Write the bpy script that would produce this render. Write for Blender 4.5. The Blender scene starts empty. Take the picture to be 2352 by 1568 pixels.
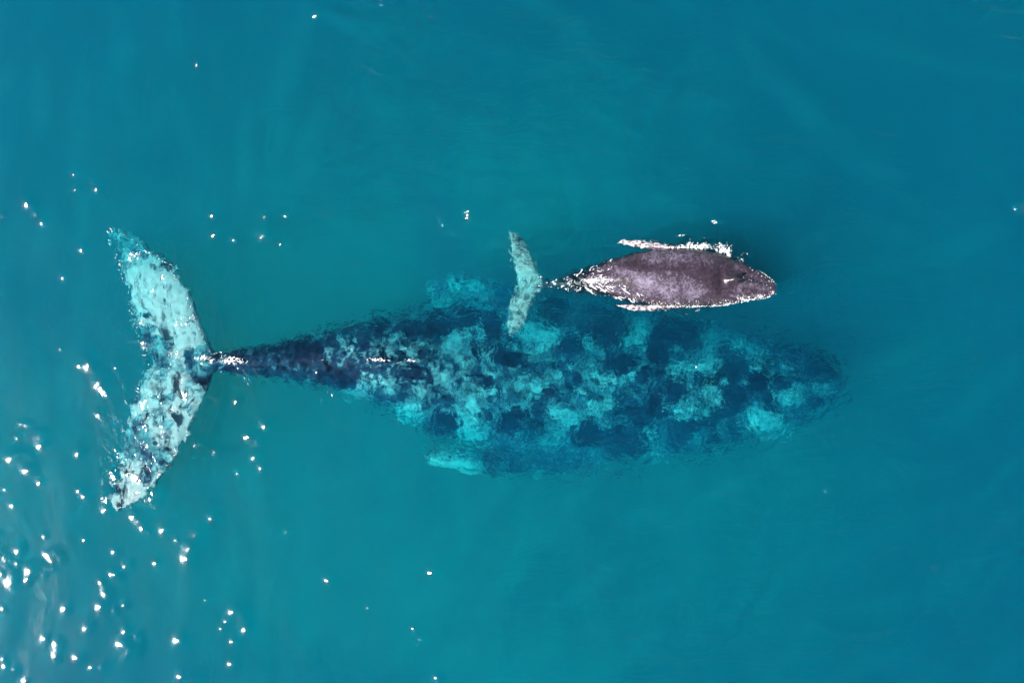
import bpy, math
import numpy as np
from mathutils import Vector
from mathutils.bvhtree import BVHTree

SC = bpy.context.scene
COL = SC.collection
R = math.radians

# ------------------------------------------------------------------ camera, sky, sun, exposure
W = 20.0                                   # metres across the frame at the water surface
HFOV = R(60)
H = W / 2 / math.tan(HFOV / 2)             # drone height
cam_d = bpy.data.cameras.new('camera')
cam = bpy.data.objects.new('camera', cam_d)
COL.objects.link(cam)
cam_d.sensor_width = 36
cam_d.angle = HFOV
cam_d.clip_start = 0.1
cam_d.clip_end = 2000
cam.location = (0, 0, H)
SC.camera = cam

SUN_ZEN, SUN_DIR = R(44), math.atan2(-0.43, -1.0)     # zenith angle; heading towards the sun
sv = Vector((math.sin(SUN_ZEN) * math.cos(SUN_DIR), math.sin(SUN_ZEN) * math.sin(SUN_DIR), math.cos(SUN_ZEN)))
sun_d = bpy.data.lights.new('sun', 'SUN')
sun_d.energy = 5.0
sun_d.angle = R(0.53)
sun_d.color = (1.0, 0.975, 0.95)
sun = bpy.data.objects.new('sun', sun_d)
COL.objects.link(sun)
sun.rotation_euler = sv.to_track_quat('Z', 'Y').to_euler()
sun.location = (-20, -9, 30)

world = bpy.data.worlds.new('World')
SC.world = world
world.use_nodes = True
wn = world.node_tree
sky = wn.nodes.new('ShaderNodeTexSky')
sky.sky_type = 'NISHITA'
sky.sun_disc = False
sky.sun_elevation = math.pi / 2 - SUN_ZEN
sky.sun_rotation = math.pi / 2 - SUN_DIR
sky.air_density = 1.0
sky.dust_density = 0.6
wn.links.new(sky.outputs[0], wn.nodes['Background'].inputs[0])
wn.nodes['Background'].inputs[1].default_value = 0.05

SC.view_settings.view_transform = 'Standard'
SC.view_settings.look = 'None'
SC.view_settings.gamma = 1
SC.view_settings.exposure = 1.66
cy = SC.cycles
cy.use_denoising = True
cy.max_bounces = 8
cy.volume_bounces = 1
cy.transparent_max_bounces = 16
cy.caustics_reflective = False
cy.caustics_refractive = False
cy.sample_clamp_indirect = 4
cy.use_adaptive_sampling = True
cy.adaptive_threshold = 0.01

# ------------------------------------------------------------------ numeric helpers
K = W / 2352.0                             # one unit of the plan drawing in metres


def plan(px, py, z=0.0):
    """A point of the plan drawing (2352 wide, y down) carried to depth z."""
    s = 1 + 0.85 * max(0.0, -z) / H - max(0.0, z) / H
    return ((px - 1176) * K * s, (784 - py) * K * s, z)


def unplan(v):
    d = -v[:, 2]
    s = 1 + 0.85 * np.maximum(0, d) / H - np.maximum(0, -d) / H
    return v[:, 0] / s / K + 1176, 784 - v[:, 1] / s / K


def cz(X, Y):
    """Calf close-up drawing to plan drawing."""
    return (1880 + .4592 * X) / 1.63265, (800 + .4592 * Y) / 1.63265


def hash3(ix, iy, iz, seed):
    h = (ix.astype(np.int64) * 374761393 + iy.astype(np.int64) * 668265263 + iz.astype(np.int64) * 2147483647 + seed * 1274126177) & 0xFFFFFFFF
    h = ((h ^ (h >> 13)) * 1274126177) & 0xFFFFFFFF
    h = ((h ^ (h >> 16)) * 2246822519) & 0xFFFFFFFF
    return (h ^ (h >> 15)) & 0xFFFFFFFF


def pnoise(x, y, z, seed=0):
    """Gradient noise, about -1..1."""
    x0, y0, z0 = np.floor(x), np.floor(y), np.floor(z)
    fx, fy, fz = x - x0, y - y0, z - z0
    u, v, w = [f * f * f * (f * (f * 6 - 15) + 10) for f in (fx, fy, fz)]
    out = 0
    for dx in (0, 1):
        for dy in (0, 1):
            for dz in (0, 1):
                h = hash3(x0 + dx, y0 + dy, z0 + dz, seed)
                gx = ((h & 1023) / 511.5 - 1)
                gy = (((h >> 10) & 1023) / 511.5 - 1)
                gz = (((h >> 20) & 1023) / 511.5 - 1)
                d = gx * (fx - dx) + gy * (fy - dy) + gz * (fz - dz)
                out = out + d * (u if dx else 1 - u) * (v if dy else 1 - v) * (w if dz else 1 - w)
    return out * 1.3


def fbm(x, y, z, seed=0, octv=4, gain=.5):
    a, s, t = 1.0, 0, 0
    for i in range(octv):
        s = s + a * pnoise(x * 2 ** i, y * 2 ** i, z * 2 ** i, seed + i * 17)
        t += a
        a *= gain
    return s / t


def sstep(a, b, x):
    t = np.clip((x - a) / (b - a), 0, 1)
    return t * t * (3 - 2 * t)


def interp(t, xs, ys):
    """Smooth (Catmull-Rom like) interpolation of table ys over xs."""
    xs, ys = np.asarray(xs, float), np.asarray(ys, float)
    m = np.gradient(ys, xs)
    i = np.clip(np.searchsorted(xs, t) - 1, 0, len(xs) - 2)
    h = xs[i + 1] - xs[i]
    u = (t - xs[i]) / h
    return ((2 * u**3 - 3 * u**2 + 1) * ys[i] + (u**3 - 2 * u**2 + u) * h * m[i]
            + (-2 * u**3 + 3 * u**2) * ys[i + 1] + (u**3 - u**2) * h * m[i + 1])


# ------------------------------------------------------------------ mesh helpers
class MB:
    def __init__(self):
        self.v, self.f = [], []

    def rings(self, rings):
        """Loft closed rings of equal length; fan the two ends."""
        n, b = len(rings[0]), len(self.v)
        for r in rings:
            self.v += [tuple(p) for p in r]
        m = len(rings)
        for i in range(m - 1):
            for j in range(n):
                a, c = b + i * n + j, b + i * n + (j + 1) % n
                self.f.append((a, c, c + n, a + n))
        for k, flip in ((0, True), (m - 1, False)):
            c = np.mean(np.array(rings[k]), axis=0)
            self.v.append(tuple(c))
            ci = len(self.v) - 1
            for j in range(n):
                a, d = b + k * n + j, b + k * n + (j + 1) % n
                self.f.append((d, a, ci) if flip else (a, d, ci))

    def ball(self, c, rx, ry, rz, n=10, rot=0.0, m=6):
        rr = []
        ca, sa = math.cos(rot), math.sin(rot)
        for i in range(1, m):
            t = math.pi * i / m
            ring = []
            for j in range(n):
                p = 2 * math.pi * j / n
                x, y = rx * math.sin(t) * math.cos(p), ry * math.sin(t) * math.sin(p)
                ring.append((c[0] + x * ca - y * sa, c[1] + x * sa + y * ca, c[2] - rz * math.cos(t)))
            rr.append(ring)
        self.rings(rr)

    def mesh(self, name):
        me = bpy.data.meshes.new(name)
        me.from_pydata(self.v, [], self.f)
        me.update()
        return me


def link(name, me, mat=None, parent=None, smooth=True):
    o = bpy.data.objects.new(name, me)
    COL.objects.link(o)
    if mat:
        me.materials.append(mat)
    if smooth:
        me.polygons.foreach_set('use_smooth', np.ones(len(me.polygons), bool))
    if parent:
        o.parent = parent
        o.matrix_parent_inverse = parent.matrix_world.inverted()
    return o


def tag(o, label=None, cat=None, group=None, kind=None):
    for k, v in (('label', label), ('category', cat), ('group', group), ('kind', kind)):
        if v:
            o[k] = v
    return o


def fused(mb, voxel, smooth_n):
    """One continuous skin over overlapping lofts."""
    me = mb.mesh('raw')
    o = bpy.data.objects.new('raw', me)
    COL.objects.link(o)
    r = o.modifiers.new('r', 'REMESH')
    r.mode = 'VOXEL'
    r.voxel_size = voxel
    s = o.modifiers.new('s', 'SMOOTH')
    s.iterations = smooth_n
    s.factor = .5
    dg = bpy.context.evaluated_depsgraph_get()
    out = bpy.data.meshes.new_from_object(o.evaluated_get(dg))
    bpy.data.objects.remove(o)
    bpy.data.meshes.remove(me)
    return out


def get_v(me):
    a = np.empty(len(me.vertices) * 3, np.float32)
    me.vertices.foreach_get('co', a)
    return a.reshape(-1, 3).astype(float)


def get_n(me):
    a = np.empty(len(me.vertices) * 3, np.float32)
    me.vertices.foreach_get('normal', a)
    return a.reshape(-1, 3).astype(float)


def set_v(me, v):
    me.vertices.foreach_set('co', v.astype(np.float32).ravel())
    me.update()


def set_attr(me, name, a):
    at = me.attributes.new(name, 'FLOAT', 'POINT')
    at.data.foreach_set('value', a.astype(np.float32))


def body_loft(mb, tab, conv, zt, hh, n=40, power=2.2, m=90):
    """tab: (x, y_top, y_bottom) outline; zt(x): back height; hh(x, halfwidth): (half height, z centre)."""
    xs = [t[0] for t in tab]
    rr = []
    for t in np.linspace(xs[0], xs[-1], m):
        yt = float(interp(t, xs, [q[1] for q in tab]))
        yb = float(interp(t, xs, [q[2] for q in tab]))
        px, pt = conv(t, yt)
        _, pb = conv(t, yb)
        top = zt(t)
        hw = (pb - pt) / 2 * K
        hz = hh(t, hw)
        zc = top - hz
        ring = []
        for j in range(n):
            a = 2 * math.pi * j / n
            c, s = math.cos(a), math.sin(a)
            cc = math.copysign(abs(c) ** (2 / power), c)
            ss = math.copysign(abs(s) ** (2 / power), s)
            z = zc + hz * ss
            x0, y0, _ = plan(px, (pt + pb) / 2, zc)
            ring.append((x0, y0 + cc * hw * (1 + .85 * max(0, -zc) / H), z))
        rr.append(ring)
    mb.rings(rr)


def blade(mb, st, n=20, m=40):
    """st: rows (lead_x, lead_y, trail_x, trail_y, z, half thickness) in plan units; a fin lofted along its span."""
    st = np.array(st, float)
    t = np.linspace(0, len(st) - 1, m)
    cols = [interp(t, np.arange(len(st)), st[:, k]) for k in range(6)]
    rr = []
    for i in range(m):
        lx, ly, tx, ty, z, th = [c[i] for c in cols]
        th = max(th, .012)
        A, B = np.array(plan(lx, ly, z)), np.array(plan(tx, ty, z))
        ring = []
        for j in range(n):
            a = 2 * math.pi * j / n
            u = .5 - .5 * math.cos(a)
            q = th * math.sin(a) * (1.25 - .75 * u)
            P = A + (B - A) * u
            ring.append((P[0], P[1], P[2] + q))
        rr.append(ring)
    mb.rings(rr)


# ------------------------------------------------------------------ material helpers
def mat(name):
    m = bpy.data.materials.new(name)
    m.use_nodes = True
    nt = m.node_tree
    nt.nodes.clear()
    return m, nt, nt.nodes.new('ShaderNodeOutputMaterial')


def N(nt, typ, ins=None, **kw):
    n = nt.nodes.new('ShaderNode' + typ)
    for k, v in kw.items():
        setattr(n, k, v)
    for k, v in (ins or {}).items():
        s = n.inputs[k]
        if isinstance(v, bpy.types.NodeSocket):
            nt.links.new(v, s)
        else:
            s.default_value = v
    return n


def mth(nt, op, a, b=0.0, clamp=False):
    return N(nt, 'Math', {0: a, 1: b}, operation=op, use_clamp=clamp).outputs[0]


def mix(nt, f, a, b, blend='MIX'):
    n = N(nt, 'Mix', None, data_type='RGBA', blend_type=blend)
    for i, v in ((0, f), (6, a), (7, b)):
        if isinstance(v, bpy.types.NodeSocket):
            nt.links.new(v, n.inputs[i])
        else:
            n.inputs[i].default_value = v
    return n.outputs[2]


def ramp(nt, f, stops):
    n = N(nt, 'ValToRGB', {0: f})
    e = n.color_ramp.elements
    while len(e) < len(stops):
        e.new(.5)
    for q, (p, c) in zip(e, stops):
        q.position = p
        q.color = c if len(c) == 4 else (*c, 1)
    return n.outputs[0]


# ------------------------------------------------------------------ the sea
def wave_height(x, y):
    """Swell and chop of the open surface, metres."""
    z = .035 * pnoise(x * .22 + .1 * y, y * .30 - .05 * x, 0 * x, 3)
    wx, wy = x + .5 * pnoise(x * .5, y * .5, 0 * x, 11), y + .5 * pnoise(x * .5, y * .5, 0 * x, 12)
    z = z + .022 * pnoise(wx * .9 + 0.15 * wy, wy * .45, 0 * x, 5)
    z = z + .008 * pnoise(wx * 1.9, wy * 1.1, 0 * x, 7)
    return z


def axis(lo, hi, d, far):
    c = np.arange(lo, hi + d / 2, d)
    g = [1, 2.5, 6, 14, 35, 90, far]
    return np.concatenate([[lo - q for q in g[::-1]], c, [hi + q for q in g]])


GLINTS = [(179.7,840.3,8),(204.3,842.8,25),(233.9,867.4,8),(221.6,882.1,10),(238.8,894.4,22),(264.9,844.2,5),(137.9,801.9,6),(224,953.5,10),(56.6,974.2,12),(81.2,1010,35),(37,1006,6),
          (41.9,1061.8,28),(71.4,1079,28),(87.6,1103.6,32),(174.8,1042,8),(9.8,1124.8,10),(25.6,1161.7,6),(179.7,1138,14),(198.4,1143,24),(233.9,1143,18),(233.9,1184.8,20),(251,1096,18),
          (266,1095,8),(312.7,1106,30),(334.8,1130.7,25),(344.7,1150.4,25),(305.3,1182.4,14),(322.5,1197,28),(344.7,1182.4,18),(339.8,1226.7,20),(361.9,1140.5,10),(98.5,1231.6,7),(192,1239,6),
          (258.5,1267.5,7),(14.8,1288.2,60),(19.7,1327.6,40),(34.5,1261,18),(118.2,1273.4,25),(140.3,1280.8,12),(96,1298,18),(100,1325,25),(120.6,1305.4,10),(288,1295.6,18),(349.6,1295.6,14),
          (428.4,1271,30),(403.8,1240.5,7),(443.2,1226.7,10),(481.6,1192.2,8),(57.6,1331.5,6),(230,1337.4,8),(251,1327.6,14),(273.3,1325,12),(238.8,1364.5,7),(147.7,1388,16),(223,1401.4,12),
          (258.5,1401.4,7),(282.1,1388,8),(201.9,1435.9,14),(280.7,1470.3,35),(307.8,1470.3,12),(280.7,1494,12),(298.9,1490,10),(120.6,1482.6,24),(403.8,1460.5,16),(397.9,1474.3,10),(412.6,1485,6),
          (178.2,1514.6,14),(218,1531.8,12),(418.5,1554,20),(536.7,1397.5,14),(555,1408.8,14),(509.6,1431,14),(570,1441.8,14),(525.9,1471.3,16),(526.9,1522,14),(471.7,1376.8,7),(14.8,1539.2,12),
          (5.9,1512,7),(55.6,1561.4,8),(5.9,1396.5,6),(540,921.5,7),(571.2,1007.6,20),(550.5,1001.7,8),(458,1039.6,14),(448,1010,10),(490,1038,9),(507,1035.7,5),(581,1051,9),(592.4,1065.7,12),
          (545,1087.9,8),(604.7,979.6,7),(366.8,896.9,12),(428.4,905.3,10),(445.6,921.5,10),(328.9,923,10),(344.7,979,20),(369.3,979,10),
          (727,40,5),(450,150,5),(170,402,10),(175,437,6),(222,436,10),(210,420,4),(60,470,8),(82,494,9),(96,514,5),(5,497,7),(150,638,14),(187,575,4),(487,497,3),(490,541,5),(537,551,8),(608,499,5),
          (603,545,8),(598,557,4),(643,560,4),(657,498,3),(138,802,4),(1075,498,8),(1104,495,3),(2326,484,4),(1435,308,2),(750,1335,8),(844,1396,5),(988,1314,5),(657,1221,5),(948,1443,5),(963,1470,4),
          (1000,1556,8),(1895,1124,2),(2140,1303,2),(725,855,5),(332,788,10)]
gx, gy = axis(-10.5, 10.5, .025, 220), axis(-7.1, 7.1, .025, 220)
GX, GY = np.meshgrid(gx, gy, indexing='ij')
GZ = wave_height(GX, GY)
# steep little wavelets that catch the sun
rng = np.random.default_rng(11)
ADD = np.zeros_like(GZ)
PLACED = []
for X, Y, r in GLINTS + [(30, 1262, 14), (8, 1262, 14), (22, 1300, 14), (5, 1318, 14), (24, 1345, 12), (10, 1282, 12)]:
    cnt = 1 if r < 11 else 3 if r < 20 else 4 if r < 27 else 5 if r < 36 else 9
    for q in range(cnt):
        jx, jy = (rng.normal(0, r * .42, 2) if cnt > 1 else (0, 0))
        P = np.array(plan(X + jx, Y + jy))
        vdir = np.array([0, 0, H]) - P
        hv = np.array(sv) + vdir / np.linalg.norm(vdir)
        e = .02
        zz = wave_height(np.array([P[0] - e, P[0] + e, P[0], P[0]]), np.array([P[1], P[1], P[1] - e, P[1] + e]))
        g = np.array([zz[1] - zz[0], zz[3] - zz[2]]) / (2 * e)
        need = -hv[:2] / hv[2] - g
        mag = np.hypot(*need)
        s = float(np.clip((.030 + .0046 * (r if cnt == 1 else 9 + r * .14)) * rng.uniform(.6, 1.45) * math.sqrt(np.clip(mag / .22, .3, 1.3)), .04, .16))
        u = -need / max(mag, 1e-4)
        if any(np.hypot(*(P[:2] - p0)) < 1.0 * (s + s0) for p0, s0 in PLACED):
            continue
        PLACED.append((P[:2], s))
        c = P[:2] - u * s
        i0, i1 = np.searchsorted(gx, [c[0] - 4 * s, c[0] + 4 * s])
        j0, j1 = np.searchsorted(gy, [c[1] - 4 * s, c[1] + 4 * s])
        al = (GX[i0:i1, j0:j1] - c[0]) * u[0] + (GY[i0:i1, j0:j1] - c[1]) * u[1]
        pe = -(GX[i0:i1, j0:j1] - c[0]) * u[1] + (GY[i0:i1, j0:j1] - c[1]) * u[0]
        tw, el = rng.uniform(-.3, .3), rng.uniform(1.0, 1.2)
        pe = pe + tw * al
        ADD[i0:i1, j0:j1] += 1.02 * mag * s * math.exp(.5) * np.exp(-(al ** 2 + (pe / el) ** 2) / (2 * s * s))
GZ = GZ + ADD
# rougher water where the whales disturb it
QX, QY = GX / K + 1176, 784 - GY / K
yc = np.interp(QX, [250, 500, 1000, 1500, 1950], [830, 830, 860, 890, 880])
hwid = np.interp(QX, [250, 300, 480, 520, 700, 1100, 1500, 1900, 1990], [330, 330, 200, 60, 90, 190, 200, 130, 60])
dm = np.maximum(np.abs(QY - yc) - hwid, np.maximum(250 - QX, QX - 1960))
cx_, cy_ = (QX - 1480) / 330, (QY - 640) / 115
chop = np.maximum(sstep(60, -20, dm), sstep(1.35, .9, np.hypot(cx_, cy_)))
nx, ny = GX.shape
top = np.stack([GX, GY, GZ], -1).reshape(-1, 3)
idx = np.arange(nx * ny).reshape(nx, ny)
quads = np.stack([idx[:-1, :-1], idx[1:, :-1], idx[1:, 1:], idx[:-1, 1:]], -1).reshape(-1, 4)
rim = np.concatenate([idx[:, 0], idx[-1, 1:], idx[-2::-1, -1], idx[0, -2:0:-1]])
DEPTH = 9.0
bot = top[rim].copy()
bot[:, 2] = -DEPTH
base = len(top)
k = np.arange(len(rim))
side = np.stack([rim[(k + 1) % len(rim)], rim[k], base + k, base + (k + 1) % len(rim)], -1)
allv = np.concatenate([top, bot])
me = bpy.data.meshes.new('sea_water')
four = np.concatenate([quads, side])
loops = np.concatenate([four.ravel(), base + k[::-1]]).astype(np.int32)
me.vertices.add(len(allv))
me.vertices.foreach_set('co', allv.astype(np.float32).ravel())
me.loops.add(len(loops))
me.loops.foreach_set('vertex_index', loops)
me.polygons.add(len(four) + 1)
me.polygons.foreach_set('loop_start', (np.arange(len(four) + 1) * 4).astype(np.int32))
me.update(calc_edges=True)
me.validate()
brz = sstep(500, 1300, QX + .35 * (784 - QY))
set_attr(me, 'breeze', np.concatenate([brz.ravel(), np.zeros(len(bot))]))
set_attr(me, 'chop', np.concatenate([chop.ravel(), np.zeros(len(bot))]))

m_sea, nt, out = mat('sea_water')
geo = N(nt, 'TexCoord').outputs['Object']
warp = N(nt, 'TexNoise', {'Vector': geo, 'Scale': .7, 'Detail': 2.0}).outputs['Color']
wv = N(nt, 'VectorMath', {0: geo, 1: N(nt, 'VectorMath', {0: warp, 'Scale': .8}, operation='SCALE').outputs[0]}, operation='ADD').outputs[0]
st = N(nt, 'Mapping', {'Vector': wv, 'Rotation': (0, 0, R(12)), 'Scale': (1.0, .62, 1)}).outputs[0]
n1 = N(nt, 'TexNoise', {'Vector': st, 'Scale': 2.2, 'Detail': 1.5, 'Roughness': .45}).outputs[0]
n2 = N(nt, 'TexNoise', {'Vector': st, 'Scale': 7.0, 'Detail': 2.0, 'Roughness': .5}).outputs[0]
chp = N(nt, 'Attribute', attribute_name='chop').outputs['Fac']
brz = N(nt, 'Attribute', attribute_name='breeze').outputs['Fac']
mp4 = N(nt, 'Mapping', {'Vector': wv, 'Rotation': (0, 0, R(-28)), 'Scale': (.32, 1.25, 1)}).outputs[0]
n4 = N(nt, 'TexNoise', {'Vector': mp4, 'Scale': 3.2, 'Detail': 3.0, 'Roughness': .55, 'Distortion': .5}).outputs[0]
n4 = mth(nt, 'MULTIPLY', n4, brz)
hgt = mth(nt, 'ADD', mth(nt, 'ADD', mth(nt, 'MULTIPLY', n1, .010), mth(nt, 'MULTIPLY', n4, .10)), mth(nt, 'MULTIPLY', n2, mth(nt, 'ADD', .0028, mth(nt, 'MULTIPLY', chp, .019))))
bump = N(nt, 'Bump', {'Strength': 1.0, 'Distance': 1.0, 'Height': hgt}).outputs[0]
wq = N(nt, 'TexNoise', {'Vector': geo, 'Scale': 4.0, 'Detail': 2.0}).outputs['Color']
wq = N(nt, 'VectorMath', {0: st, 1: N(nt, 'VectorMath', {0: wq, 'Scale': .22}, operation='SCALE').outputs[0]}, operation='ADD').outputs[0]
vor = N(nt, 'TexVoronoi', {'Vector': wq, 'Scale': 7.0}, feature='F1', voronoi_dimensions='2D').outputs['Distance']
n3 = N(nt, 'TexNoise', {'Vector': wv, 'Scale': 6.5, 'Detail': 3.0, 'Roughness': .55}).outputs[0]
n3 = mth(nt, 'ADD', mth(nt, 'MULTIPLY', n3, .7), mth(nt, 'MULTIPLY', vor, .48))
hgt2 = mth(nt, 'ADD', mth(nt, 'ADD', mth(nt, 'MULTIPLY', n1, .03), mth(nt, 'MULTIPLY', n4, .16)), mth(nt, 'MULTIPLY', n3, mth(nt, 'ADD', .016, mth(nt, 'MULTIPLY', chp, .125))))
bump2 = N(nt, 'Bump', {'Strength': 1.0, 'Distance': 1.0, 'Height': hgt2}).outputs[0]
fres = N(nt, 'Fresnel', {'IOR': 1.333, 'Normal': bump}).outputs[0]
refr = N(nt, 'BsdfRefraction', {'IOR': 1.333, 'Roughness': 0.0, 'Normal': bump2})
tran = N(nt, 'BsdfTransparent')
body = N(nt, 'MixShader', {0: .70, 1: tran.outputs[0], 2: refr.outputs[0]})
glos = N(nt, 'BsdfGlossy', {'Roughness': .108, 'Normal': bump})
surf = N(nt, 'MixShader', {0: fres, 1: body.outputs[0], 2: glos.outputs[0]})
nt.links.new(surf.outputs[0], out.inputs['Surface'])
vs = N(nt, 'VolumeScatter', {'Color': (0.0, .54, 1.0, 1), 'Density': .22, 'Anisotropy': .15})
va = N(nt, 'VolumeAbsorption', {'Color': (0.0, .963, .985, 1), 'Density': 2.0})
vol = N(nt, 'AddShader', {0: vs.outputs[0], 1: va.outputs[0]})
nt.links.new(vol.outputs[0], out.inputs['Volume'])
sea = link('sea_water', me, m_sea)
tag(sea, 'calm teal sea water with sun glints towards one side', 'water', kind='structure')

# seabed
m_bed, nt, out = mat('sand')
geo = N(nt, 'TexCoord').outputs['Object']
q1 = N(nt, 'TexNoise', {'Vector': geo, 'Scale': .16, 'Detail': 4.0, 'Roughness': .55, 'Distortion': .6}).outputs[0]
mp = N(nt, 'Mapping', {'Vector': geo, 'Rotation': (0, 0, R(8)), 'Scale': (1.0, .35, 1)}).outputs[0]
q2 = N(nt, 'TexNoise', {'Vector': mp, 'Scale': 1.1, 'Detail': 4.0, 'Roughness': .6, 'Distortion': .8}).outputs[0]
sep = N(nt, 'SeparateXYZ', {0: geo})
# sand darkens outwards: corner falloff and uneven light painted into its colour
dx = mth(nt, 'DIVIDE', mth(nt, 'ADD', sep.outputs[0], 3.0), 12.0)
dy = mth(nt, 'DIVIDE', mth(nt, 'ADD', sep.outputs[1], 3.0), 9.5)
rr_ = mth(nt, 'ADD', mth(nt, 'MULTIPLY', dx, dx), mth(nt, 'MULTIPLY', dy, dy))
f = mth(nt, 'ADD', mth(nt, 'MULTIPLY', q1, 1.3), mth(nt, 'MULTIPLY', q2, .7))
f = mth(nt, 'SUBTRACT', f, mth(nt, 'MULTIPLY', rr_, .46))
b = N(nt, 'BsdfPrincipled', {'Base Color': ramp(nt, f, [(.25, (.02, .03, .025)), (.55, (.15, .17, .12)), (.95, (.55, .54, .48))]), 'Roughness': .9})
nt.links.new(b.outputs[0], out.inputs[0])
bx = np.linspace(-230, 230, 90)
BX, BY = np.meshgrid(bx, bx, indexing='ij')
BZ = -6.0 + .3 * fbm(BX * .06, BY * .06, 0 * BX, 40, 3)
bi = np.arange(90 * 90).reshape(90, 90)
me = bpy.data.meshes.new('seabed')
me.from_pydata(np.stack([BX, BY, BZ], -1).reshape(-1, 3).tolist(), [],
               np.stack([bi[:-1, :-1], bi[1:, :-1], bi[1:, 1:], bi[:-1, 1:]], -1).reshape(-1, 4).tolist())
tag(link('seabed', me, m_bed), 'sandy sea floor far below the whales', 'seabed', kind='structure')


# ------------------------------------------------------------------ whale skin
def skin_material(name, dark, mid, pale, white, rough, spec, grain, caustic_scratch):
    m, nt, out = mat(name)
    geo = N(nt, 'TexCoord').outputs['Object']
    a_p = N(nt, 'Attribute', attribute_name='pale').outputs['Fac']
    a_w = N(nt, 'Attribute', attribute_name='white').outputs['Fac']
    fine = N(nt, 'TexNoise', {'Vector': geo, 'Scale': grain, 'Detail': 6.0, 'Roughness': .7}).outputs[0]
    f = mth(nt, 'ADD', a_p, mth(nt, 'MULTIPLY', mth(nt, 'SUBTRACT', fine, .5), caustic_scratch[3]), True)
    wp = N(nt, 'TexNoise', {'Vector': geo, 'Scale': caustic_scratch[0] * .8, 'Detail': 2.0}).outputs['Color']
    wp = N(nt, 'VectorMath', {0: geo, 1: N(nt, 'VectorMath', {0: wp, 'Scale': .5 / caustic_scratch[0]}, operation='SCALE').outputs[0]}, operation='ADD').outputs[0]
    bright_lines = []  # thin bright lines: sun caustics painted into the skin, scratches on the calf
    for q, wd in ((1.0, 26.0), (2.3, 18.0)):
        r_ = N(nt, 'TexNoise', {'Vector': wp, 'Scale': caustic_scratch[0] * q, 'Detail': 1.0}).outputs[0]
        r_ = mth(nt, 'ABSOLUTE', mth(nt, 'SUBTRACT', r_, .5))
        bright_lines.append(mth(nt, 'SUBTRACT', 1.0, mth(nt, 'MULTIPLY', r_, wd), True))
    gate = N(nt, 'MapRange', {'Value': N(nt, 'TexNoise', {'Vector': geo, 'Scale': caustic_scratch[0] * .5, 'Detail': 2.0}).outputs[0], 'From Min': .45, 'From Max': .62}).outputs[0]
    bright_lines = mth(nt, 'MULTIPLY', mth(nt, 'MAXIMUM', bright_lines[0], bright_lines[1]), gate)
    bright_lines = mth(nt, 'MULTIPLY', bright_lines, mth(nt, 'ADD', .25, f))
    f = mth(nt, 'ADD', f, mth(nt, 'MULTIPLY', bright_lines, caustic_scratch[1]), True)
    a_w = mth(nt, 'ADD', a_w, mth(nt, 'MULTIPLY', bright_lines, caustic_scratch[2]))
    c = ramp(nt, f, [(.0, dark), (.42, mid), (1.0, pale)])
    wf = mth(nt, 'ADD', a_w, mth(nt, 'MULTIPLY', mth(nt, 'SUBTRACT', fine, .5), .6))
    ws = N(nt, 'MapRange', {'Value': wf, 'From Min': .35, 'From Max': .65}).outputs[0]
    wc = mix(nt, fine, (*[x * .72 for x in white], 1), (*white, 1))
    c = mix(nt, ws, c, wc)
    bmp = N(nt, 'Bump', {'Strength': .35, 'Distance': .02, 'Height': fine}).outputs[0]
    b = N(nt, 'BsdfPrincipled', {'Base Color': c, 'Roughness': rough, 'Normal': bmp, 'Specular IOR Level': spec})
    nt.links.new(b.outputs[0], out.inputs[0])
    return m


# ------------------------------------------------------------------ the mother
M_TAB = [(452, 820, 842), (490, 813, 848), (530, 806, 854), (600, 795, 864), (660, 782, 873), (720, 768, 884), (780, 754, 896),
         (850, 738, 918), (920, 726, 948), (990, 714, 985), (1060, 704, 1012), (1150, 694, 1038), (1250, 688, 1052),
         (1350, 692, 1056), (1450, 702, 1052), (1550, 722, 1046), (1620, 740, 1034), (1700, 758, 1016), (1770, 774, 996),
         (1830, 792, 972), (1880, 812, 946), (1915, 836, 922), (1938, 866, 894)]


def m_top(x):
    return float(interp(x, [450, 560, 700, 900, 980, 1100, 1300, 1600, 1800, 1940],
                        [-.12, -.07, -.08, -.06, -.14, -.28, -.42, -.50, -.62, -.95]))


def m_hh(x, hw):
    k_ = float(interp(x, [450, 560, 700, 900, 1300, 1700, 1940], [1.15, 1.35, 1.4, 1.1, .92, .85, .7]))
    return hw * k_


mb = MB()
body_loft(mb, M_TAB, lambda x, y: (x, y), m_top, m_hh, power=2.05)
FL_UP = [(505, 830, 345, 826, -.18, .10), (492, 806, 335, 806, -.19, .10), (477, 776, 330, 790, -.20, .095), (458, 725, 316, 742, -.2, .085),
         (434, 665, 301, 690, -.21, .075), (394, 612, 291, 636, -.24, .06), (352, 575, 284, 602, -.34, .05),
         (320, 550, 274, 574, -.46, .035), (286, 534, 262, 550, -.55, .02), (266, 528, 260, 534, -.58, .01)]
FL_DN = [(505, 828, 345, 822, -.18, .10), (497, 848, 345, 836, -.18, .10), (490, 866, 336, 852, -.17, .095), (470, 915, 321, 892, -.16, .085),
         (446, 962, 304, 946, -.15, .075), (414, 1028, 286, 1002, -.13, .06), (388, 1078, 275, 1052, -.11, .05),
         (354, 1116, 263, 1100, -.09, .035), (312, 1154, 252, 1138, -.08, .02), (266, 1168, 254, 1160, -.08, .01)]
FL_UP = [(*q[:4], q[4] - .05, q[5]) for q in FL_UP]
FL_DN = [(*q[:4], q[4] - .05, q[5]) for q in FL_DN]
blade(mb, FL_UP)
blade(mb, FL_DN)
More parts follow.
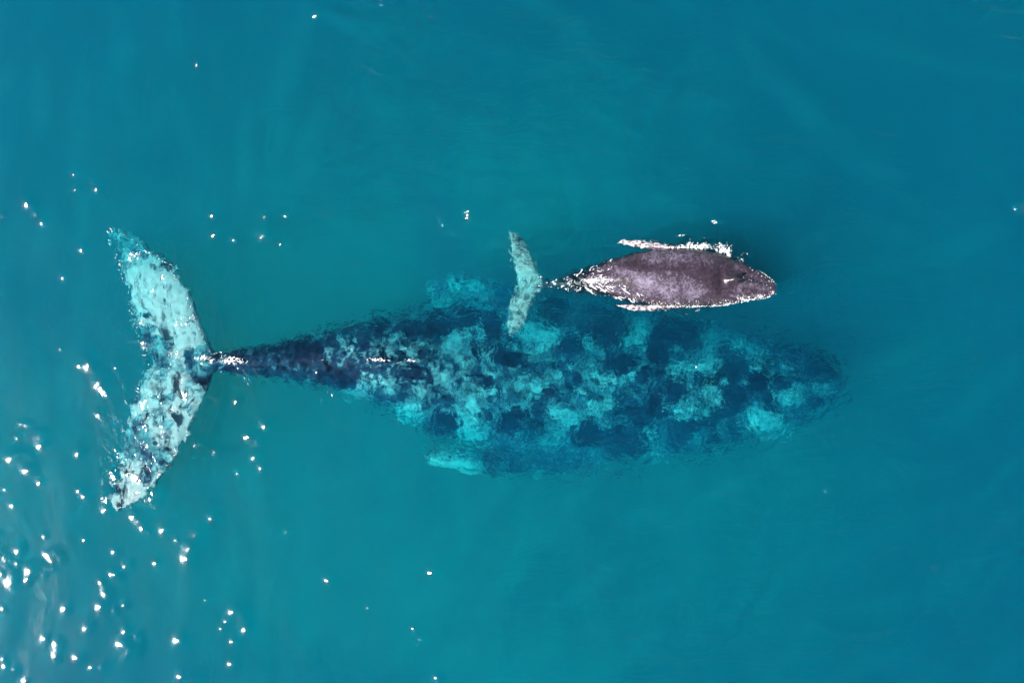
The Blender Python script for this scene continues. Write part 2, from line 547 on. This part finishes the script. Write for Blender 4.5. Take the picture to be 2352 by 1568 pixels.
blade(mb, [(1560, 800, 1440, 830, -1.5, .18), (1480, 752, 1400, 800, -1.6, .17), (1370, 706, 1320, 770, -1.6, .15), (1260, 674, 1225, 736, -1.6, .13), (1150, 650, 1120, 716, -1.5, .11),
           (1060, 634, 1045, 706, -1.35, .09), (1005, 650, 1000, 702, -1.25, .06), (984, 682, 986, 698, -1.2, .02)])
blade(mb, [(1570, 970, 1450, 930, -1.6, .18), (1500, 1022, 1420, 970, -1.7, .17), (1390, 1066, 1330, 1006, -1.7, .15), (1280, 1086, 1240, 1026, -1.6, .13), (1160, 1086, 1140, 1036, -1.2, .11),
           (1060, 1074, 1050, 1028, -.9, .09), (1000, 1064, 998, 1030, -.75, .06), (972, 1046, 976, 1038, -.7, .02)])
# low dorsal fin
blade(mb, [(985, 822, 890, 826, -.12, .07), (960, 822, 884, 826, -.02, .05), (930, 823, 878, 826, .06, .03), (900, 825, 878, 827, .10, .012)])
me = fused(mb, .032, 4)
v, n = get_v(me), get_n(me)
v = v + n * (.025 * fbm(v[:, 0] * 1.6, v[:, 1] * 1.6, v[:, 2] * 1.6, 21, 3)
             + .02 * pnoise(v[:, 0] * 6, v[:, 1] * 6, v[:, 2] * 6, 25))[:, None]
set_v(me, v)
px, py = unplan(v)
# ragged margins of the tail and side fins
rg = np.maximum(sstep(470, 430, px), sstep(-1.0, -1.15, v[:, 2]) * sstep(1200, 1120, px))
rg = rg * sstep(.92, .35, np.abs(n[:, 2]))
v[:, 0] += rg * .34 * fbm(v[:, 0] * 6, v[:, 1] * 6, v[:, 2] * 0, 27, 3, .6)
v[:, 1] += rg * .34 * fbm(v[:, 0] * 6, v[:, 1] * 6, v[:, 2] * 0, 28, 3, .6)
set_v(me, v)


def z4(x, y, r): return ((1900 + .5527 * x) / 1.63265, (1100 + .5527 * y) / 1.63265, r * .5527 / 1.63265)
def z3(x, y, r): return ((700 + .5357 * x) / 1.63265, (1080 + .5357 * y) / 1.63265, r * .5357 / 1.63265)


DARK = [z4(*q) for q in [(600, 190, 120), (1020, 310, 100), (1270, 190, 120), (330, 130, 110), (1250, 330, 70), (430, 340, 80), (700, 440, 55), (780, 480, 80), (1160, 670, 85), (1290, 600, 60), (1540, 490, 120), (1550, 670, 95), (540, 960, 110),  # first entries paint the calf's shadow on the upper back, rest skin spots
                         (830, 1080, 85), (75, 820, 65), (1010, 800, 75), (1150, 220, 150), (700, 240, 140), (1020, 400, 90), (1240, 900, 70), (770, 950, 60),
                         (1700, 600, 80), (2130, 480, 110), (2100, 740, 60), (2200, 560, 60), (1850, 610, 60), (290, 660, 50), (930, 560, 60), (1130, 1060, 60),
                         (1420, 1010, 50), (40, 450, 60), (480, 590, 45), (930, 1040, 50), (1000, 720, 60), (1900, 400, 100)]] + \
       [z3(*q) for q in [(1790, 990, 130), (1750, 240, 110), (2150, 260, 95), (2220, 480, 80), (1570, 290, 80), (1110, 610, 90), (2240, 950, 80), (1330, 240, 80),
                         (850, 450, 120), (1590, 600, 70), (1980, 200, 90), (2100, 660, 60), (1000, 610, 100)]]
PALE = [z4(*q) for q in [(200, 320, 130), (300, 260, 80), (150, 700, 90), (450, 840, 70), (200, 600, 80), (690, 740, 55), (820, 310, 80), (920, 260, 60), (1480, 310, 110),
                         (1400, 280, 80), (1840, 880, 100), (1690, 870, 90), (1740, 280, 60), (290, 1000, 90), (1130, 520, 70), (350, 560, 70),
                         (1350, 480, 80), (1420, 650, 60), (590, 620, 80), (900, 560, 50), (1950, 690, 80), (1350, 800, 60), (640, 560, 70), (350, 790, 60)]] + \
       [z3(*q) for q in [(2000, 780, 140), (1900, 850, 90), (1430, 680, 80), (1560, 870, 100), (2060, 1070, 110), (1400, 420, 80), (1250, 690, 70), (1780, 620, 70),
                         (1130, 760, 60), (1900, 460, 80), (1950, 560, 80), (1650, 700, 60), (1080, 380, 50), (1850, 380, 70), (1130, 860, 50), (980, 720, 40)]]
wx = px + 26 * fbm(px / 45, py / 45, v[:, 2] * 0, 31, 4, .6)
wy = py + 26 * fbm(px / 45, py / 45, v[:, 2] * 0, 32, 4, .6)
body_w = sstep(900, 1060, px)
pale = .20 + .55 * fbm(wx / 55, wy / 60, v[:, 2] * .3, 33, 5, .6) + .25 * fbm(wx / 14, wy / 14, v[:, 2], 34, 2) + .34 * np.clip(1 - 9 * np.abs(fbm(wx / 30, wy / 30, v[:, 2] * 0, 35, 3)), 0, 1) + .25 * np.clip(1 - 9 * np.abs(fbm(wx / 14, wy / 14, v[:, 2] * 0, 38, 2)), 0, 1)  # mottling, plus thin bright ridges painting sun caustics into the skin
pale = pale - .14 * (1 - sstep(600, 1000, px)) - .04 * sstep(1350, 1650, px)
for X, Y, r in PALE:
    d = np.hypot(wx - X, wy - Y) / r
    pale = pale + .37 * np.exp(-d ** 2 * 1.3) * (1 + .6 * fbm(wx / 20, wy / 20, v[:, 2] * 0, 37, 3))
rq = np.random.default_rng(3)
for X, Y, r in DARK:
    d = np.hypot(wx * .75 + px * .25 - X, wy * .75 + py * .25 - Y) / r + .8 * fbm(px / 24, py / 24, v[:, 2] * 0, 36, 4, .6)
    pale = pale * (1 - rq.uniform(.5, .92) * sstep(1.1, .75, d)) + .12 * np.exp(-((d - 1.2) / .15) ** 2)
pale = np.clip(pale, 0, 1)
hd = np.exp(-((py - 876 + .0 * px) / 9) ** 2) * sstep(1640, 1720, px) * sstep(1935, 1900, px)
v = v + n * (.07 * hd * sstep(.2, .7, n[:, 2]))[:, None]
set_v(me, v)
# white pigment and painted caustic light veins: fluke top, fin tips and margins, jaw side
fl = sstep(500, 470, px)
ux, uy = px + 9 * fbm(px / 22, py / 22, v[:, 2] * 0, 42, 2), py + 9 * fbm(px / 22, py / 22, v[:, 2] * 0, 43, 2)
white = fl * (.29 + 1.15 * fbm(ux / 44, uy / 44, v[:, 2] * 0, 41, 5, .55) + .5 * fbm(px / 95, py / 95, v[:, 2] * 0, 50, 2) + .32 * np.clip(1 - 5 * np.abs(fbm(ux / 15, uy / 15, v[:, 2] * 0, 44, 3)), 0, 1))
for X, Y, r, a in [(385, 690, 70, .5), (400, 730, 50, .4), (400, 900, 55, .3), (440, 760, 40, .3), (310, 640, 40, .3), (310, 1140, 50, .35),
                   (380, 600, 34, -.45), (455, 700, 20, -.7), (300, 565, 35, -.25), (350, 790, 40, -.45), (360, 825, 30, -.4), (470, 830, 34, -1.0), (300, 1020, 36, -.45), (350, 1050, 30, -.4), (300, 690, 14, .2)]:
    white = white + fl * a * np.exp(-((px - X) ** 2 + (py - Y) ** 2) / r ** 2)
fin_tip = sstep(1165, 1050, px + 30 * fbm(px / 20, py / 14, v[:, 2] * 0, 48, 2)) * (sstep(-.45, -.6, v[:, 2])) * np.maximum(sstep(718, 700, py), sstep(1018, 1030, py)) * sstep(940, 960, px)
lace = 1 - np.abs(fbm(px / 16, py / 16, v[:, 2] * 0, 45, 3)) * 4
white = white + fin_tip * np.clip(np.where(py > 900, .12 + .6 * sstep(1046, 1062, py), .05) + .5 * lace + .6 * fbm(px / 12, py / 7, v[:, 2] * 0, 49, 2), 0, 1)
jaw = np.exp(-(((px - 1757) / 68) ** 2 + ((py - 972) / 40) ** 2))
white = white + jaw * np.clip(.46 + 1.5 * fbm((px + py * .4) / 14, py / 26, v[:, 2] * 0, 47, 3), 0, 1.2)
pale = np.clip(pale * (1 - fl) + fl * (.56 + 1.2 * fbm(ux / 32, uy / 26, v[:, 2] * 0, 46, 4)), 0, 1)
set_attr(me, 'pale', pale)
set_attr(me, 'white', np.clip(white, 0, 1))
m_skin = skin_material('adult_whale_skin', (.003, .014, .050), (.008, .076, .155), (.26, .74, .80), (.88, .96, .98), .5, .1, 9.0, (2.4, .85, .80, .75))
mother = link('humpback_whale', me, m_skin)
tag(mother, 'large submerged adult humpback with mottled blue back and broad white tail flukes, below the calf', 'whale')

# ------------------------------------------------------------------ the calf
C_TAB = [(315, 556, 606), (360, 552, 603), (410, 550, 604), (460, 535, 612), (520, 512, 628), (600, 478, 642), (700, 440, 656), (800, 408, 668), (900, 368, 690), (1000, 340, 715),
         (1100, 312, 738), (1200, 294, 752), (1350, 284, 762), (1500, 282, 764), (1650, 294, 760), (1750, 314, 756), (1850, 346, 746),
         (1920, 376, 730), (2000, 416, 714), (2080, 462, 702), (2150, 502, 692), (2200, 536, 680), (2226, 562, 664), (2240, 590, 642)]


def c_top(x):
    return float(interp(x, [300, 420, 560, 700, 850, 1000, 1300, 1600, 1800, 1900, 2050, 2240],
                        [-.38, -.30, -.12, .02, .13, .21, .29, .30, .26, .22, .17, .04]))


def c_hh(x, hw):
    return hw * float(interp(x, [300, 450, 600, 900, 1400, 1900, 2240], [1.3, 1.35, 1.3, .98, .86, .74, .6]))


mb = MB()
body_loft(mb, C_TAB, cz, c_top, c_hh, power=2.15)


def cblade(rows):
    blade(mb, [(*cz(a, b), *cz(c, d), z, t) for a, b, c, d, z, t in rows])


cblade([(352, 580, 140, 582, -0.33, .05), (348, 548, 136, 560, -0.33, .05), (318, 508, 130, 524, -0.33, .045), (282, 440, 108, 465, -0.29, .04), (252, 368, 96, 398, -0.29, .034),
        (216, 280, 82, 310, -0.29, .028), (180, 215, 72, 240, -0.29, .02), (130, 172, 62, 185, -0.29, .014), (70, 150, 52, 160, -0.29, .006)])
cblade([(352, 578, 140, 576, -0.33, .05), (345, 600, 138, 600, -0.33, .05), (316, 640, 126, 636, -0.33, .045), (268, 700, 84, 690, -0.29, .04), (236, 770, 68, 760, -0.29, .034),
        (208, 840, 72, 830, -0.29, .028), (176, 900, 62, 890, -0.29, .02), (140, 945, 50, 935, -0.29, .014), (95, 976, 50, 968, -0.29, .006)])
# flippers lying back along the flanks at the surface
cblade([(1560, 330, 1400, 380, -.12, .08), (1470, 268, 1360, 330, -.05, .07), (1340, 246, 1270, 300, -.01, .06), (1220, 236, 1180, 288, .01, .05), (1100, 224, 1080, 272, .015, .04),
        (1010, 218, 1000, 250, .015, .028), (945, 238, 944, 250, .01, .008)])
cblade([(1600, 700, 1440, 660, -.12, .08), (1500, 772, 1390, 720, -.06, .07), (1370, 780, 1290, 735, -.02, .06), (1240, 788, 1190, 742, .0, .05), (1130, 792, 1100, 744, .01, .04),
        (1040, 782, 1010, 744, .01, .028), (925, 748, 928, 742, .0, .008)])
# dorsal fin
cblade([(900, 518, 770, 524, .02, .035), (870, 520, 755, 525, .10, .028), (830, 522, 738, 526, .16, .018), (770, 525, 728, 527, .19, .006)])
me = fused(mb, .014, 5)
v, n = get_v(me), get_n(me)
px, py = unplan(v)
CX = (px * 1.63265 - 1880) / .4592
CY = (py * 1.63265 - 800) / .4592
mid_y = 540 + .045 * (CX - 1500)


def ridge(x0, y0, x1, y1, w):
    dx, dy = x1 - x0, y1 - y0
    t = np.clip(((CX - x0) * dx + (CY - y0) * dy) / (dx * dx + dy * dy), 0, 1)
    d = np.hypot(CX - x0 - t * dx, CY - y0 - t * dy)
    return np.exp(-(d / w) ** 2) * np.sin(np.pi * np.clip(t * .9 + .08, 0, 1)) ** .5


up = sstep(.1, .5, n[:, 2])
hgt = .05 * ridge(1885, 530, 2225, 612, 20) - .035 * ridge(1930, 470, 2190, 590, 26) - .035 * ridge(1930, 600, 2190, 640, 24) \
    + .05 * ridge(1860, 540, 1960, 515, 26) + .05 * ridge(1860, 548, 1960, 560, 26) - .03 * ridge(1790, 420, 1815, 660, 40) \
    + .02 * ridge(700, 530, 1150, 530, 40)
v = v + n * (up * hgt + .006 * fbm(v[:, 0] * 9, v[:, 1] * 9, v[:, 2] * 9, 61, 3))[:, None]
rg = np.maximum(sstep(345, 300, CX), np.maximum(sstep(292, 280, CY), sstep(738, 748, CY)) * sstep(1500, 1350, CX))
rg = rg * sstep(.92, .35, np.abs(n[:, 2]))
v[:, 0] += rg * .075 * fbm(v[:, 0] * 12, v[:, 1] * 12, v[:, 2] * 0, 67, 3, .6)
v[:, 1] += rg * .075 * fbm(v[:, 0] * 12, v[:, 1] * 12, v[:, 2] * 0, 68, 3, .6)
set_v(me, v)
wx, wy = CX + 60 * fbm(CX / 130, CY / 130, CX * 0, 63, 3), CY + 60 * fbm(CX / 130, CY / 130, CX * 0, 64, 3)
pale = .36 + .55 * fbm(wx / 170, wy / 130, CX * 0, 65, 6, .65) + .30 * fbm(CX / 14, CY / 14, CX * 0, 66, 2) + .30 * np.clip(1 - 8 * np.abs(fbm(wx / 40, wy / 40, CX * 0, 69, 3)), 0, 1) - .06
for X, Y, rx, ry, a in [(1150, 560, 130, 70, .32), (1350, 620, 160, 70, .30), (1600, 640, 110, 70, .25), (1350, 360, 240, 45, .22), (1050, 480, 110, 60, .15), (1700, 380, 70, 40, .2),
                        (1750, 560, 80, 180, -.3), (1020, 400, 130, 45, -.22), (1380, 450, 130, 35, -.22), (1150, 450, 90, 40, -.1), (1030, 560, 60, 40, -.2), (1850, 520, 60, 160, -.2), (1600, 480, 120, 60, -.12)]:
    pale = pale + a * np.exp(-(((CX - X) / rx) ** 2 + ((CY - Y) / ry) ** 2))
white = np.zeros(len(v))
fu = sstep(292, 276, CY) * sstep(1480, 1280, CX) * sstep(900, 930, CX)
fd = sstep(742, 752, CY) * sstep(1480, 1250, CX) * sstep(900, 930, CX)
white = np.maximum(fu, fd) * np.clip(.44 + .35 * fbm(CX / 30, CY / 14, CX * 0, 74, 3), 0, 1)
cf = sstep(400, 330, CX)
white = white + cf * (.44 + .55 * np.clip(1 - 5 * np.abs(fbm(CX / 26, CY / 26, CX * 0, 72, 3)), 0, 1) + 1.2 * fbm(CX / 55, CY / 55, CX * 0, 71, 4) + .5 * np.exp(-((CX - 230) ** 2 + (CY - 540) ** 2) / 110 ** 2))
pale = np.clip(pale + .12 * cf, 0, 1)
set_attr(me, 'pale', pale)
set_attr(me, 'white', np.clip(white, 0, 1))
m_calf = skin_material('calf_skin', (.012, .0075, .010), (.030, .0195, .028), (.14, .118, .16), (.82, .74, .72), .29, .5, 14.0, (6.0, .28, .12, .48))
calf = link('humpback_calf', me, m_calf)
tag(calf, 'small purplish grey humpback calf at the surface with white flippers and wet back', 'whale')

cv = [Vector(q) for q in v]
cp = [tuple(p.vertices) for p in me.polygons]
CBVH = BVHTree.FromPolygons(cv, cp)


def on_calf(X, Y):
    p = plan(*cz(X, Y))
    hit = CBVH.ray_cast(Vector((p[0], p[1], 2)), Vector((0, 0, -1)))
    return hit[0], hit[1]


m_dark, nt, out = mat('dark_wet_skin')
b = N(nt, 'BsdfPrincipled', {'Base Color': (.006, .005, .008, 1), 'Roughness': .25})
nt.links.new(b.outputs[0], out.inputs[0])
mtree = BVHTree.FromPolygons([Vector(q) for q in get_v(mother.data)], [tuple(p.vertices) for p in mother.data.polygons])
for dy, rt in ((-7, .28), (7, -.28)):
    P = plan(1640, 876 + dy, -.5)
    hit = mtree.ray_cast(Vector((P[0], P[1], 2)), Vector((0, 0, -1)))[0]
    mb = MB()
    mb.ball((hit.x, hit.y, hit.z + .01), .16, .035, .03, 12, rt)
    link('blowhole', mb.mesh('blowhole'), m_dark, mother)
m_knob, nt, out = mat('pale_knob_skin')
kn = N(nt, 'TexNoise', {'Scale': 30.0}).outputs[0]
b = N(nt, 'BsdfPrincipled', {'Base Color': ramp(nt, kn, [(.3, (.10, .08, .10)), (.7, (.30, .27, .30))]), 'Roughness': .35})
nt.links.new(b.outputs[0], out.inputs[0])
for x0, y0, x1, y1 in ((1878, 528, 1950, 508), (1878, 556, 1945, 566)):
    hit, nn = on_calf((x0 + x1) / 2, (y0 + y1) / 2)
    a0, a1 = plan(*cz(x0, y0)), plan(*cz(x1, y1))
    mb = MB()
    mb.ball((hit.x, hit.y, hit.z + .008), math.hypot(a1[0] - a0[0], a1[1] - a0[1]) / 2, .026, .016, 12, math.atan2(a1[1] - a0[1], a1[0] - a0[0]))
    link('blowhole', mb.mesh('blowhole'), m_dark, calf)
rng = np.random.default_rng(5)
for i in range(24):
    t = i / 23
    if i % 3 == 0:
        X, Y = 1960 + 250 * t, 536 + 72 * t
    elif i % 3 == 1:
        X, Y = 2010 + 200 * t, 436 + 128 * t
    else:
        X, Y = 1980 + 230 * t, 690 - 38 * t
    hit, nn = on_calf(X + rng.normal(0, 6), Y + rng.normal(0, 5))
    if hit is None:
        continue
    r = .010 + .008 * rng.random()
    mb = MB()
    mb.ball((hit.x, hit.y, hit.z), r, r, r * .9)
    link('tubercle', mb.mesh('tubercle'), m_knob, calf)

# ------------------------------------------------------------------ foam
m_foam, nt, out = mat('foam')
fo = N(nt, 'TexNoise', {'Scale': 40.0, 'Detail': 3.0}).outputs[0]
b = N(nt, 'BsdfPrincipled', {'Base Color': ramp(nt, fo, [(.3, (.22, .23, .24)), (.65, (.52, .50, .48))]), 'Roughness': .55})
nt.links.new(b.outputs[0], out.inputs[0])


def foam_sheet(name, X, Y, keep, zbase, lab):
    """Lacy sheet: X, Y plan grids (i, j), keep > 0 where foam lies."""
    n0, n1 = X.shape
    s = 1 - zbase / H
    x, y = (X - 1176) * K * s, (784 - Y) * K * s
    z = zbase + .006 + .02 * np.clip(keep, 0, 1) * (.6 + .4 * pnoise(x * 30, y * 30, 0 * x, 90))
    ii = np.arange(n0 * n1).reshape(n0, n1)
    q = np.stack([ii[:-1, :-1], ii[1:, :-1], ii[1:, 1:], ii[:-1, 1:]], -1)
    kk = (keep[:-1, :-1] + keep[1:, :-1] + keep[1:, 1:] + keep[:-1, 1:]) > 0
    q = q[kk][:, ::-1]
    used, inv = np.unique(q.ravel(), return_inverse=True)
    P = np.stack([x, y, z], -1).reshape(-1, 3)[used]
    me = bpy.data.meshes.new(name)
    me.from_pydata(P.tolist(), [], inv.reshape(-1, 4).tolist())
    me.update()
    o = link(name, me, m_foam)
    sd = o.modifiers.new('thick', 'SOLIDIFY')
    sd.thickness = .012
    sd.offset = -1
    return tag(o, lab, 'foam', kind='stuff')


def lines(x, y, w, seed, octv=3, warp=.8):
    """Thin branching lines: positive near the zero set of a warped noise."""
    z = 0 * x
    wx, wy = x + warp * fbm(x * .7, y * .7, z, seed + 1, 2), y + warp * fbm(x * .7, y * .7, z, seed + 2, 2)
    return w - np.abs(fbm(wx, wy, z, seed, octv))


FX, FY = np.meshgrid(np.arange(300, 2270, 2.6), np.arange(30, 1000, 2.6), indexing='ij')
PX_, PY_ = cz(FX, FY)
zs = np.full(FX.size, -9.0)
fx, fy = ((PX_ - 1176) * K).ravel(), ((784 - PY_) * K).ravel()
for i in range(FX.size):
    h = CBVH.ray_cast(Vector((fx[i], fy[i], 3)), Vector((0, 0, -1)))
    if h[0] is not None:
        zs[i] = h[0].z
zs = zs.reshape(FX.shape)
zw = wave_height(fx, fy).reshape(FX.shape)
zb = np.maximum(zs, zw)
yt = interp(np.clip(FX, 315, 2238), [t[0] for t in C_TAB], [t[1] for t in C_TAB])
yb = interp(np.clip(FX, 315, 2238), [t[0] for t in C_TAB], [t[2] for t in C_TAB])
inx = sstep(330, 420, FX) * sstep(2260, 2200, FX)


def blob(X, Y, rx, ry):
    return np.exp(-(((FX - X) / rx) ** 2 + ((FY - Y) / ry) ** 2))


big = fbm(FX / 45, FY / 45, FX * 0, 101, 4)
# splash along the far flank and head
m1 = blob(1560, 268, 90, 26) + blob(1650, 272, 60, 24) + blob(1810, 290, 60, 45) + blob(1855, 340, 22, 40) + .8 * blob(1420, 278, 120, 12) + .55 * blob(1900, 385, 40, 14) \
    + .45 * blob(1200, 226, 150, 10) + .5 * blob(1480, 178, 60, 14) + .35 * blob(1990, 330, 30, 16) + .3 * blob(2120, 395, 24, 10) + .3 * blob(1640, 200, 30, 10) + .8 * blob(1740 + .5 * (FY - 72), 72, 22, 20) + .45 * blob(1960, 375, 30, 24) + .4 * blob(1550, 215, 20, 14)
k1 = lines(FX / 20, FY / 20, .20 * np.clip(m1, 0, 1.2), 111) * (m1 > .12)
# wash along the near flank
d_b = FY - yb
m2 = np.exp(-((d_b + 22) / 34) ** 2) * sstep(1000, 1250, FX) * sstep(2240, 2150, FX) * (.55 + .9 * fbm(FX / 120, FY / 60, FX * 0, 121, 2)) + .75 * np.exp(-((d_b + 2) / 9) ** 2) * sstep(1180, 1350, FX) * sstep(2250, 2180, FX) \
    + .6 * blob(1180, 792, 170, 10) + .7 * blob(1600, 790, 40, 12) + .6 * blob(1490, 820, 60, 10) * (big > .0)
k2 = lines(FX / 17, FY / 15, .125 * np.clip(m2, 0, 1.3), 131)
# threads of water over the tail stock, their glints drawn as foam: along the flow, slanting outward
a_ = R(33)
sx_, sy_ = FX * math.cos(a_) + FY * math.sin(a_), -FX * math.sin(a_) + FY * math.cos(a_)
low = sstep(-20, 40, FY - (560 + .06 * (FX - 700))) * sstep(8, -6, d_b) * sstep(560, 720, FX) * sstep(1280, 1000, FX)
k3 = lines(sx_ / 120, sy_ / 20, .065 * low * (.5 + .8 * np.clip(big + .5, 0, 1)), 141, 2, .3)
a_ = R(-40)
sx_, sy_ = FX * math.cos(a_) + FY * math.sin(a_), -FX * math.sin(a_) + FY * math.cos(a_)
hi = sstep(-6, 8, FY - yt) * sstep(8, -6, d_b) * (sstep(340, 420, FX) * sstep(1020, 760, FX)) * (1 - .8 * low)
k4 = lines(sx_ / 75, sy_ / 24, .065 * hi * (.5 + .8 * np.clip(big + .5, 0, 1)), 151, 2, .5)
# drops at the snout; light highlights on dorsal fin and brow drawn as foam
m5 = .9 * blob(1790 - 1000, 515, 50, 14) + 1.0 * np.exp(-((FY - yt + 2) / 10) ** 2) * sstep(2050, 2150, FX) * sstep(2260, 2220, FX) + .8 * blob(2222, 650, 22, 26) + .6 * blob(1895, 500, 26, 14) + .5 * blob(1905, 560, 20, 12) \
    + .35 * np.exp(-((FY - yt + 2) / 7) ** 2) * sstep(1900, 1960, FX) * sstep(2260, 2100, FX)
k5 = lines(FX / 16, FY / 14, .15 * np.clip(m5, 0, 1), 161)
on_fl = sstep(350, 320, FX) * (zs > -2)
k6 = lines(FX / 24, FY / 24, .085 * on_fl * (.4 + 1.2 * np.clip(big + .35, 0, 1)), 191, 3)
keep = np.maximum.reduce([k1, k2, k3, k4, k5, k6])
keep = np.where(keep > 0, np.clip(keep * 6, .02, 1), -1)
foam_sheet('sea_foam_and_glints', PX_, PY_, keep, zb, 'white lacy foam and spray washing along the flanks of the small calf, with light glints and highlights drawn as foam')

# white water where the adult's tail stock breaks the surface
AX, AY = np.meshgrid(np.arange(440, 985, .7), np.arange(805, 850, .7), indexing='ij')


def ab(X, Y, rx, ry):
    return np.exp(-(((AX - X) / rx) ** 2 + ((AY - Y) / ry) ** 2))


z0 = 0 * AX
cl = 828 + 5 * pnoise(AX / 40, z0, z0, 171)
m = 1.2 * ab(464, 822, 15, 6) + .8 * ab(486, 828, 7, 7) + 1.0 * ab(540, 828, 24, 8) + .5 * ab(520, 826, 14, 9) + .17 * np.exp(-((AY - cl) / 3.5) ** 2) * sstep(560, 580, AX) * sstep(870, 800, AX) * sstep(-.1, .25, pnoise(AX / 22, z0, z0, 175)) \
    + .8 * ab(868, 826, 24, 5) + .5 * ab(915, 832, 10, 3) + .7 * ab(947, 827, 16, 5) + .2 * ab(725, 855, 8, 6)
keep = lines(AX / 8, AY / 6, .20 * np.clip(m, 0, 1.3), 181) * (m > .1)
keep = np.where(keep > 0, np.clip(keep * 5, .02, 1), -1)
mv = [Vector(q) for q in get_v(mother.data)]
MB_ = BVHTree.FromPolygons(mv, [tuple(p.vertices) for p in mother.data.polygons])
ax, ay = ((AX - 1176) * K).ravel(), ((784 - AY) * K).ravel()
zz = wave_height(ax, ay)
for i in range(AX.size):
    h = MB_.ray_cast(Vector((ax[i], ay[i], 3)), Vector((0, 0, -1)))
    if h[0] is not None and h[0].z > zz[i]:
        zz[i] = h[0].z
foam_sheet('sea_foam_and_glints', AX, AY, keep, zz.reshape(AX.shape), "bright white water breaking along the adult whale's tail stock")

# faint wisps of silt under the surface
m_silt, nt, out = mat('silt')
vs = N(nt, 'VolumeScatter', {'Color': (.12, .8, 1.0, 1), 'Density': .2, 'Anisotropy': .1})
nt.links.new(vs.outputs[0], out.inputs['Volume'])
rng = np.random.default_rng(23)
mb, spots, made = MB(), [], 0
for trial in range(1500):
    if made >= 110:
        break
    X, Y = rng.uniform(-60, 2412), rng.uniform(-60, 1628)
    if (300 < X < 2000 and 600 < Y < 1110) or (180 < X < 520 and 480 < Y < 1200) or (1140 < X < 1840 and 480 < Y < 760):
        continue
    L, w = rng.uniform(.5, 2.2), rng.uniform(.12, .34)
    ang = math.radians((88 if X < 700 else -22 if Y < 560 else 32) + rng.normal(0, 12))
    P = np.array(plan(X, Y))
    if any(np.hypot(*(P[:2] - c)) < .7 * max(L, l2) for c, l2 in spots):
        continue
    spots.append((P[:2], L))
    z = rng.uniform(-.75, -.35)
    b0 = len(mb.v)
    mb.ball((P[0], P[1], z), L, w, rng.uniform(.12, .22), 14, ang, 9)
    q = np.array(mb.v[b0:])
    d = q - np.array([P[0], P[1], z])
    al = d[:, 0] * math.cos(ang) + d[:, 1] * math.sin(ang)
    bend = .22 * pnoise(al * .9 + made, 0 * al, 0 * al, 91) + .06 * pnoise(q[:, 0] * 3, q[:, 1] * 3, q[:, 2] * 3, 92)
    q[:, 0] -= bend * math.sin(ang)
    q[:, 1] += bend * math.cos(ang)
    mb.v[b0:] = [tuple(t) for t in q]
    made += 1
tag(link('silt_wisps', mb.mesh('silt_wisps'), m_silt), 'faint pale wisps of silt drifting just under the surface', 'silt', kind='stuff')

# lacy foam added over the adult's tail flukes for the sparkle of light
LX, LY = np.meshgrid(np.arange(235, 510, .75), np.arange(515, 1185, .75), indexing='ij')
lx, ly = ((LX - 1176) * K).ravel(), ((784 - LY) * K).ravel()
inside = np.zeros(LX.size)
for i in range(LX.size):
    h = MB_.ray_cast(Vector((lx[i], ly[i], 3)), Vector((0, 0, -1)))
    inside[i] = h[0] is not None
inside = inside.reshape(LX.shape)
edge = inside.copy()
for r_ in range(14):                                   # how near the rim each point is
    edge = (edge + np.roll(edge, 1, 0) + np.roll(edge, -1, 0) + np.roll(edge, 1, 1) + np.roll(edge, -1, 1)) / 5
rimw = inside * np.clip((1 - edge) * 3, 0, 1)
pat = fbm(LX / 40, LY / 40, 0 * LX, 201, 3)
amt = np.clip(rimw * 1.0 * (pat > -.12) + .75 * inside * sstep(.05, .35, pat), 0, 1)
keep = lines(LX / 11, LY / 11, .095 * amt, 211, 3, 1.0)
keep = np.where(keep > 0, np.clip(keep * 8, .02, .5), -1)
foam_sheet('sea_foam_and_glints', LX, LY, keep, wave_height(lx, ly).reshape(LX.shape), "thin white foam threads added for light sparkle over the adult whale's pale tail flukes")
